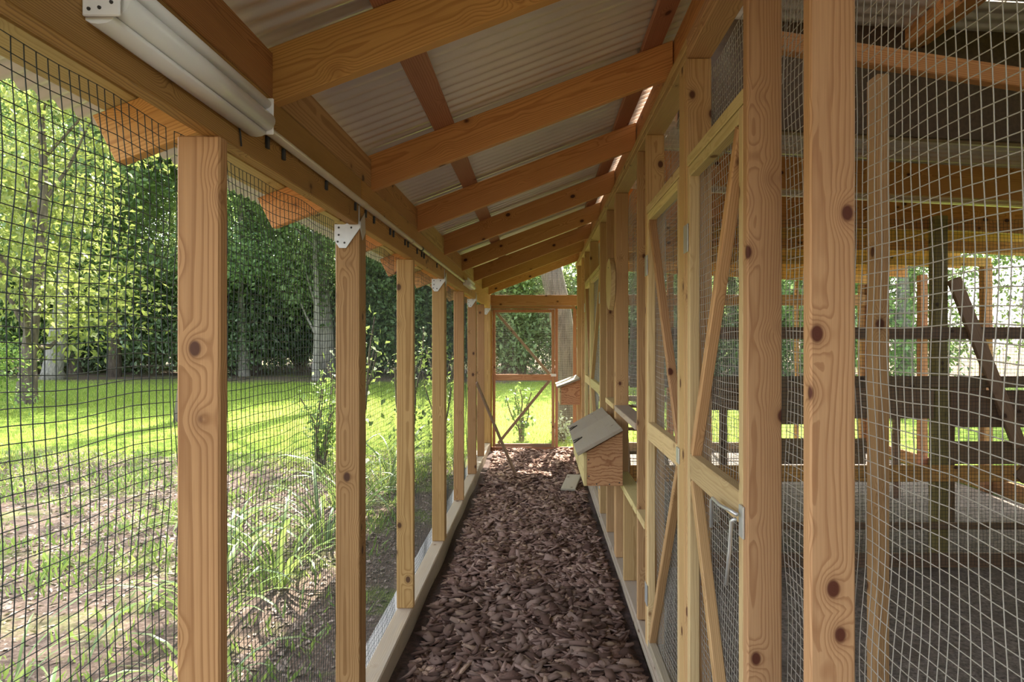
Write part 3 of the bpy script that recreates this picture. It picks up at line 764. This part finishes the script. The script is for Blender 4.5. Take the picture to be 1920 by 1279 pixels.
def rotm(rx, ry, rz):
    cx_, sx_ = np.cos(rx), np.sin(rx); cy_, sy_ = np.cos(ry), np.sin(ry); cz_, sz_ = np.cos(rz), np.sin(rz)
    A = np.array([[1, 0, 0], [0, cx_, -sx_], [0, sx_, cx_]]); B = np.array([[cy_, 0, sy_], [0, 1, 0], [-sy_, 0, cy_]]); C = np.array([[cz_, -sz_, 0], [sz_, cz_, 0], [0, 0, 1]])
    return C @ B @ A
protos = [chip_verts(rr, 1, rr.uniform(.32, .62), rr.uniform(.07, .12)) for _ in range(40)]
VV = []; TT = []; base = 0
dens = [(-.6, 2.6, 600), (2.6, 4.2, 6800), (4.2, 6.5, 7400), (6.5, YE-.02, 7000)]
for ya_, yb_, n in dens:
    for _ in range(n):
        L = rr.choice([.024, .04, .062, .09], p=[.30, .35, .25, .10])*rr.uniform(.8, 1.25)
        x = rr.uniform(XL+.085, XR-.06); y = rr.uniform(ya_, yb_)
        P = protos[rr.randint(40)]*L @ rotm(rr.normal(0, .30), rr.normal(0, .24), rr.uniform(0, 6.28)).T
        z = zfloor(x, y)+.006+rr.uniform(0, .016)+abs(P[:, 2]).max()*.25
        VV.append(P+np.array([x, y, z])); TT.append(CH_T+base); base += 13
o = link('bark_mulch', from_np('bark_mulch', np.concatenate(VV), np.concatenate(TT)), M_CHIP)
tag(o, 'thick layer of reddish brown bark chips covering the walkway', 'mulch', kind='stuff')
pm = []
for i in range(14):
    me = from_np('bark_chip', chip_verts(rr, 1, rr.uniform(.36, .62), rr.uniform(.06, .10)), CH_T); me.materials.append(M_CHIP); pm.append(me)
cells = [(ix, iy) for ix in range(15) for iy in range(20)]
for (ix, iy) in cells:
    x = XL+.075+(ix+rr.uniform(.1, .9))*(XR-XL-.15)/15; y = 3.12+(iy+rr.uniform(.1, .9))*.062
    L = rr.uniform(.06, .115)
    o = bpy.data.objects.new('bark_chip', pm[rr.randint(14)]); COL.objects.link(o)
    o.location = (x, y, zfloor(x, y)+.030+rr.uniform(0, .008)); o.scale = (L, L, L)
    o.rotation_euler = (rr.normal(0, .22), rr.normal(0, .22), rr.uniform(0, 6.28))
    tag(o, 'large flat bark chip lying on top of the mulch at the front of the walkway', 'bark chip', 'bark chips at the front of the walkway')

# ------------------------------------------------------------------ foliage builders
def leaf_quads(C, D, Nn, L, W, fold=.25):
    """one rhombic leaf per row: base C, direction D, normal Nn"""
    S = np.cross(D, Nn); S /= np.linalg.norm(S, axis=1, keepdims=True)+1e-9
    L = np.asarray(L).reshape(-1, 1); W = np.asarray(W).reshape(-1, 1)
    tip = C+D*L; mid = C+D*L*.5
    V = np.stack([C, mid+S*W/2+Nn*W*fold, tip, mid-S*W/2+Nn*W*fold], 1).reshape(-1, 3)
    q = np.arange(len(C)*4).reshape(-1, 4)
    return V, q
def unit(v): return v/(np.linalg.norm(v, axis=-1, keepdims=True)+1e-9)
def cloud(rs_, blobs, n, L, W, droop=.2):
    """leaves gathered in sprays over the shells of the blobs (cx,cy,cz,rx,ry,rz)"""
    B = np.array(blobs, float); area = (B[:, 3]*B[:, 4]+B[:, 4]*B[:, 5]+B[:, 3]*B[:, 5]); p = area/area.sum()
    ns = max(1, n//9)
    k = rs_.choice(len(B), ns, p=p); d = unit(rs_.normal(size=(ns, 3)))
    rad = rs_.uniform(.35, 1.05, (ns, 1))**.6
    sc = B[k, :3]+d*B[k, 3:]*rad
    j = rs_.randint(0, ns, n); spread = L*2.2
    C = sc[j]+rs_.normal(0, spread, (n, 3))*np.array([1, 1, .6])
    D = unit(d[j]*.6+rs_.normal(0, .8, (n, 3))+np.array([0, 0, -droop])); Nn = unit(rs_.normal(0, .55, (n, 3))+np.array([0, 0, 1.0])+d[j]*.3)
    Nn = unit(Nn-D*(Nn*D).sum(1, keepdims=True))
    s = rs_.uniform(.6, 1.25, n)
    return leaf_quads(C, D, Nn, L*s, W*s)
def merge_tubes(list_):
    V = []; F = []; b = 0
    for pts, rad, n in list_:
        v, q = tube_np(pts, rad, n); V += [tuple(a) for a in v]; F += [tuple(i+b for i in f) for f in q]; b += len(v)
    me = bpy.data.meshes.new('trunk'); me.from_pydata(V, [], F); smooth(me); return me
def tree_meshes(seed, h, r, crown0, n, L, W, trunk_r, fmat, bmat, lean=0):
    rs_ = np.random.RandomState(seed)
    blobs = []
    for i in range(16):
        f = i/15; zc_ = crown0+(h-crown0)*f; rad = r*(.55+.55*math.sin(math.pi*(.12+.8*f)))
        a = rs_.uniform(0, 6.28); q = rad*rs_.uniform(.25, .75)
        s = rad*rs_.uniform(.38, .6)
        blobs.append((math.cos(a)*q, math.sin(a)*q, zc_, s, s, s*.65))
    V, Qd = cloud(rs_, blobs, n, L, W)
    fm = from_np('foliage', V, Qd); fm.materials.append(fmat)
    tubes = []
    pts = [(lean*t*t*h+.12*math.sin(t*5+seed), .1*math.sin(t*4+seed*2), t*h*.92) for t in np.linspace(0, 1, 9)]
    tubes.append((pts, [trunk_r*(1.35 if i == 0 else 1-.1*i) for i in range(9)], 9))
    for b in blobs[::2]:
        t = max(.15, (b[2]-.9)/(h*.92)-.12); t = min(t, .85)
        p0 = Vector((lean*t*t*h+.12*math.sin(t*5+seed), .1*math.sin(t*4+seed*2), t*h*.92)); p1 = Vector(b[:3])
        md = (p0+p1)/2+Vector((0, 0, -.15)); rb = trunk_r*(1-t)*.45+.01
        tubes.append(([p0, md, p1], [rb, rb*.7, rb*.25], 5))
    tm = merge_tubes(tubes); tm.materials.append(bmat)
    return tm, fm
TREES = {
 'oak': tree_meshes(1, 14, 4.4, 2.4, 17000, .23, .125, .30, F_TREE, T_BARK),
 'oak2': tree_meshes(2, 13, 3.9, 1.5, 17000, .22, .12, .22, F_TREE, T_BARKG),
 'ever': tree_meshes(3, 12, 3.5, .9, 17000, .20, .09, .20, F_DARK, T_BARK),
 'thin': tree_meshes(4, 15, 2.8, 4.5, 14000, .22, .12, .16, F_TREE, T_BARKG),
 'bright': tree_meshes(5, 7.0, 2.3, 1.3, 9500, .14, .065, .13, F_BRIGHT, T_BARK),
 'canopy': tree_meshes(6, 14.5, 4.6, 8.0, 4200, .20, .11, .26, F_TREE, T_BARK),
}
def bush_mesh(seed, h, r, n, L, W, fmat):
    rs_ = np.random.RandomState(seed); blobs = []
    for i in range(9):
        a = rs_.uniform(0, 6.28); q = r*rs_.uniform(0, .6); s = r*rs_.uniform(.35, .55)
        blobs.append((math.cos(a)*q, math.sin(a)*q, h*rs_.uniform(.25, .78), s, s, h*.25))
    V, Qd = cloud(rs_, blobs, n, L, W); fm = from_np('foliage', V, Qd); fm.materials.append(fmat)
    tubes = [([(0, 0, -.05), Vector(b[:3])*.5+Vector((0, 0, .1)), b[:3]], [.03*h/2, .02*h/2, .006], 5) for b in blobs]
    tm = merge_tubes(tubes); tm.materials.append(T_STEM)
    return tm, fm
BUSH = {'a': bush_mesh(11, 4.6, 2.4, 11000, .17, .09, F_TREE), 'b': bush_mesh(12, 4.2, 2.5, 11000, .16, .075, F_DARK), 'c': bush_mesh(13, 1.6, 1.0, 2600, .085, .045, F_WEED)}
def zg(x, y): return float(gz(np.array(x), np.array(y)))
def put(name, meshes, x, y, s, rz, label, cat, group=None, sz=None):
    t = empty(name, (x, y, zg(x, y)-.06), label, cat, group)
    M = Matrix.Translation((x, y, zg(x, y)-.06)) @ Matrix.Rotation(rz, 4, 'Z') @ Matrix.Diagonal((s, s, sz or s, 1))
    link('trunk', meshes[0], None, t, M); link('foliage', meshes[1], None, t, M)
    return t
# the trees one can point to
put('tree', TREES['bright'], -11.5, 15.6, 1.35, .4, 'sunlit yellow-green tree at the left edge of the lawn', 'tree')
def big_trunk(x, y, pts, rad, label, mat=T_BARK, foliage_=None):
    t = empty('tree', (x, y, zg(x, y)-.06), label, 'tree')
    tube('trunk', [(x+a, y+b, zg(x, y)-.06+c) for a, b, c in pts], rad, mat, t, 14)
    if foliage_:
        kind, s, dz = foliage_
        link('foliage', TREES[kind][1], None, t, Matrix.Translation((x+pts[-1][0], y, dz)) @ Matrix.Scale(s, 4))
    return t
big_trunk(-11.1, 26, [(0, 0, 0), (.03, 0, .5), (.06, 0, 2), (.1, 0, 5), (.15, 0, 9), (.1, 0, 13)], [.62, .45, .40, .37, .33, .2], 'thick straight tan trunk beyond the lawn, seen right of the nearest post', T_BARK, ('oak', 1.0, 3.0))
big_trunk(-16.0, 22.5, [(0, 0, 0), (-.02, 0, .4), (.25, 0, 2), (.5, 0, 4), (1.0, 0, 7), (1.2, 0, 11)], [.42, .30, .26, .23, .2, .12], 'leaning grey trunk at the wood edge behind the sunlit tree', T_BARKG, ('thin', .9, 0))
big_trunk(-14.9, 24, [(0, 0, 0), (0, 0, 2), (.1, 0, 6), (.1, 0, 11)], [.22, .17, .15, .1], 'slim dark trunk between the leaning grey trunk and the nearest post', T_BARK, ('thin', .9, 0))
big_trunk(-7.6, 24.5, [(0, 0, 0), (.0, 0, 1.5), (-.2, 0, 4), (.2, 0, 8), (.3, 0, 12)], [.36, .24, .22, .2, .1], 'pale grey trunk in the wood seen just left of the bracketed post', T_BARKG, ('oak2', .9, 1.5))
big_trunk(.52, 11.6, [(0, 0, -.1), (0, 0, .25), (-.03, 0, 1.2), (-.17, 0, 2.2), (-.40, 0, 3.2), (-.6, 0, 5), (-.7, 0, 8)], [.34, .24, .20, .19, .19, .18, .14], 'large leaning trunk just outside the end door, behind the far nest box', T_BARK, ('canopy', .8, .3))
put('tree', TREES['canopy'], -6.55, 13.0, 1.0, .6, 'tall tree whose trunk hides behind the nearest post', 'tree')
put('tree', TREES['canopy'], -4.45, 16.0, 1.0, 2.6, 'tall tree whose trunk hides behind the bracketed post', 'tree')
# woodland beyond the lawn
lab = {'oak': 'broad green oak in the dense wood beyond the lawn', 'oak2': 'leafy green tree in the dense wood beyond the lawn', 'ever': 'dark evergreen tree in the dense wood beyond the lawn', 'thin': 'tall thin-trunked tree in the wood beyond the lawn'}
rr2 = random.Random(21)
n_ = 0
for row, (yb_, xs) in enumerate(((24.5, range(-24, 9, 4)), (29, range(-30, 12, 5)), (35, range(-38, 14, 7)))):
    for x in xs:
        k = rr2.choice(['oak', 'oak2', 'ever', 'thin', 'oak2', 'ever'])
        put('tree', TREES[k], x+rr2.uniform(-1.4, 1.4), yb_+rr2.uniform(-1.2, 1.2), rr2.uniform(.68, .88) if row == 0 else rr2.uniform(.8, 1.05), rr2.uniform(0, 6.28), lab[k], 'tree', 'woodland trees beyond the lawn')
for i in range(44):
    x = -32+(i % 29)*1.42+(0 if i < 29 else 1.0)+rr2.uniform(-.6, .6); y = (26.3 if i < 29 else 31.5)+rr2.uniform(-1.2, 1.2)
    k = rr2.choice(['a', 'b', 'b'])
    put('bush', BUSH[k], x, y, rr2.uniform(.8, 1.25), rr2.uniform(0, 6.28), 'dense %s bush filling the foot of the wood behind the lawn' % ('green' if k == 'a' else 'dark green'), 'bush', 'bushes at the foot of the wood')
for x, y, k in ((9, 17, 'oak2'), (13, 13, 'ever'), (15, 19, 'oak'), (8, 23, 'ever'), (17, 8, 'oak2'), (13, 24, 'oak2')):
    put('tree', TREES[k], x, y, rr2.uniform(.8, 1.0), rr2.uniform(0, 6.28), 'green tree growing beyond the coop on the right', 'tree', 'trees beyond the coop')
# ------------------------------------------------------------------ garden plants beside the left wall
def strap_leaf_mesh(rs_, L, W, bend, n=7):
    """arching blade along +X rising in Z, V-folded"""
    V = []
    a0 = math.radians(rs_.uniform(62, 86)); x = z = 0.0
    for i in range(n+1):
        t = i/n; w = W*(.55+.9*t-.2*t*t)*(1-t**3)**.8/1.0; a = a0-bend*t**1.4
        V += [(x, -w/2, z+w*.18), (x, 0, z), (x, w/2, z+w*.18)]
        x += math.cos(a)*L/n; z += math.sin(a)*L/n
    F = []
    for i in range(n):
        for k in range(2): F.append((i*3+k, i*3+k+1, (i+1)*3+k+1, (i+1)*3+k))
    me = bpy.data.meshes.new('leaf'); me.from_pydata(V, [], F); smooth(me); me.materials.append(F_STRAP)
    return me
rsl = np.random.RandomState(9)
LEAF = [strap_leaf_mesh(rsl, rsl.uniform(.55, .95), rsl.uniform(.022, .036), rsl.uniform(1.3, 2.7)) for _ in range(16)]
def strap_clump(x, y, n, s, label, spread=.10):
    t = empty('strap_plant', (x, y, zg(x, y)-.02), label, 'plant', 'strap-leaved plants along the left wall')
    for i in range(n):
        a = rsl.uniform(0, 6.28); q = spread*rsl.uniform(.1, 1)
        M = Matrix.Translation((x+math.cos(a)*q, y+math.sin(a)*q, zg(x, y)-.03)) @ Matrix.Rotation(a+rsl.normal(0, .5), 4, 'Z') @ Matrix.Rotation(rsl.normal(0, .12), 4, 'X') @ Matrix.Scale(s*rsl.uniform(.7, 1.15), 4)
        link('leaf', LEAF[rsl.randint(16)], None, t, M)
    return t
pl = [(-1.52, 3.05, 20, .72, 'clump of arching strap leaves outside the mesh, right of the nearest post'),
      (-1.80, 3.75, 26, 1.0, 'large clump of long strap leaves between the two nearest posts'),
      (-1.72, 4.50, 26, 1.05, 'tall strap-leaved clump left of the bracketed post'),
      (-2.25, 4.85, 24, 1.0, 'strap-leaved clump at the back of the bed near the lawn'),
      (-1.68, 5.35, 24, 1.0, 'strap-leaved clump half hidden by the bracketed post'),
      (-1.66, 6.1, 24, .95, 'strap-leaved clump seen between the second and third posts'),
      (-1.95, 6.7, 24, 1.05, 'pale strap-leaved clump behind the thin shrub stems'),
      (-1.62, 7.2, 22, .9, 'strap-leaved clump low behind the third post'),
      (-1.70, 8.0, 22, 1.0, 'distant strap-leaved clump near the far posts'),
      (-2.35, 2.95, 12, .62, 'small strap-leaved clump at the lower left, left of the nearest post'),
      (-1.95, 2.62, 9, .60, 'few broad strap leaves at the bottom edge left of the nearest post'),
      (-2.05, 2.30, 4, .62, 'single tuft of dark blade leaves in the lower left corner')]
for a in pl: strap_clump(*a)
# thin-stemmed shrub near the posts
def stem_shrub(x, y, h, nst, nl, label, fm=F_WEED, L=.07, W=.035, spread=.45):
    rs_ = np.random.RandomState(int(abs(x*100+y*37)))
    t = empty('shrub', (x, y, zg(x, y)-.05), label, 'shrub'); C = []; tubes = []
    for i in range(nst):
        a = rs_.uniform(0, 6.28); sp = spread*rs_.uniform(.2, 1); hh = h*rs_.uniform(.6, 1)
        pts = [(x+math.cos(a)*sp*u**1.6+.04*math.sin(u*6+i), y+math.sin(a)*sp*u**1.6, zg(x, y)-.05+hh*u) for u in np.linspace(0, 1, 8)]
        tubes.append((pts, [.016*(1-.08*k) for k in range(8)], 6))
        for k in range(nl//nst):
            u = rs_.uniform(.15, 1)**.8*7; j = min(6, int(u)); f = u-j
            p = np.array(pts[j])*(1-f)+np.array(pts[j+1])*f; C.append(p+rs_.normal(0, .07, 3))
    C = np.array(C); n = len(C); D = unit(rs_.normal(0, 1, (n, 3))+[0, 0, .1]); Nn = unit(rs_.normal(0, .5, (n, 3))+[0, 0, 1]); Nn = unit(Nn-D*(Nn*D).sum(1, keepdims=True))
    s = rs_.uniform(.6, 1.3, n); V, Qd = leaf_quads(C, D, Nn, L*s, W*s)
    me = merge_tubes(tubes); me.materials.append(T_STEM); link('stems', me, None, t)
    me = from_np('foliage', V, Qd); me.materials.append(fm); link('foliage', me, None, t)
    return t
stem_shrub(-1.75, 6.35, 2.3, 9, 420, 'tall thin-stemmed shrub outside the mesh between the second and third posts')
stem_shrub(-1.45, 7.6, 2.0, 7, 360, 'thin shrub behind the third post')
stem_shrub(-2.75, 8.6, 1.3, 8, 800, 'low leafy shrub at the lawn edge just left of the bracketed post')
stem_shrub(-1.35, 9.3, 1.9, 7, 500, 'leafy shrub beside the farthest left posts')
stem_shrub(-.27, 10.75, .92, 6, 260, 'small green sapling just outside the end door', F_WEED, .085, .045, .28)
stem_shrub(.36, 10.7, .40, 6, 240, 'pale whitish clump beside the leaning trunk outside the end door', F_PALE, .06, .04, .14)
put('bush', BUSH['c'], -10.9, 13.2, 1.0, 1.0, 'low green bush at the left edge under the sunlit tree', 'bush')

# ------------------------------------------------------------------ grass, weeds, leaf litter
def scatter(n, xr, yr, seed, keep=None):
    rs_ = np.random.RandomState(seed); x = rs_.uniform(*xr, n); y = rs_.uniform(*yr, n)
    m = ~((x > -.98) & (x < 4.95) & (y < 10.0))
    if keep is not None: m &= keep(x, y, rs_)
    x, y = x[m], y[m]; return rs_, x, y, gz(x, y)
def blades(name, rs_, x, y, z, L, W, mat, label, cat):
    n = len(x); C = np.stack([x, y, z-.01], 1)
    D = unit(rs_.normal(0, .5, (n, 3))*[1, 1, 0]+[0, 0, 1]); Nn = unit(rs_.normal(0, 1, (n, 3))); Nn = unit(Nn-D*(Nn*D).sum(1, keepdims=True))
    s = rs_.uniform(.5, 1.3, n); V, Qd = leaf_quads(C, D, Nn, L*s, W*s, .1)
    o = link(name, from_np(name, V, Qd), mat); tag(o, label, cat, kind='stuff'); return o
vis = lambda x, y, r_: (x/y > -.86) & (x/y < .30)
rs_, x, y, z = scatter(170000, (-19, 4), (7.6, 22), 31, lambda x, y, r_: vis(x, y, r_) & (y-8.6+1.6*np.sin(x*1.3+y*.5)+r_.normal(0, .7, len(x)) > 0) & (r_.uniform(0, 1, len(x)) < np.clip(9/y, .25, 1)))
blades('lawn_grass', rs_, x, y, z, .075, .012, F_GRASS, 'short green lawn grass with bright sunlit stripes', 'grass')
cl = np.random.RandomState(77); cc = np.stack([cl.uniform(-9, -1.2, 420), cl.uniform(2.0, 9.5, 420)], 1)
j = cl.randint(0, 420, 12000); x = cc[j, 0]+cl.normal(0, .13, 12000); y = cc[j, 1]+cl.normal(0, .13, 12000); m = x < -1.0; x, y = x[m], y[m]
blades('weed_tufts', cl, x, y, gz(x, y), .10, .016, F_WEED, 'scattered green weeds growing through the leaf litter', 'weeds')
rs_, x, y, z = scatter(26000, (-8.5, -.92), (1.6, 9.6), 41, lambda x, y, r_: (x/y > -.88))
n = len(x); C = np.stack([x, y, z+rs_.uniform(.0, .015, n)], 1); D = unit(rs_.normal(0, 1, (n, 3))*[1, 1, .15]); Nn = unit(rs_.normal(0, .35, (n, 3))+[0, 0, 1]); Nn = unit(Nn-D*(Nn*D).sum(1, keepdims=True))
V, Qd = leaf_quads(C, D, Nn, rs_.uniform(.03, .07, n), rs_.uniform(.012, .03, n))
o = link('leaf_litter', from_np('leaf_litter', V, Qd), F_LITTER); tag(o, 'dry brown leaf litter on the ground outside the left wall', 'leaf litter', kind='stuff')
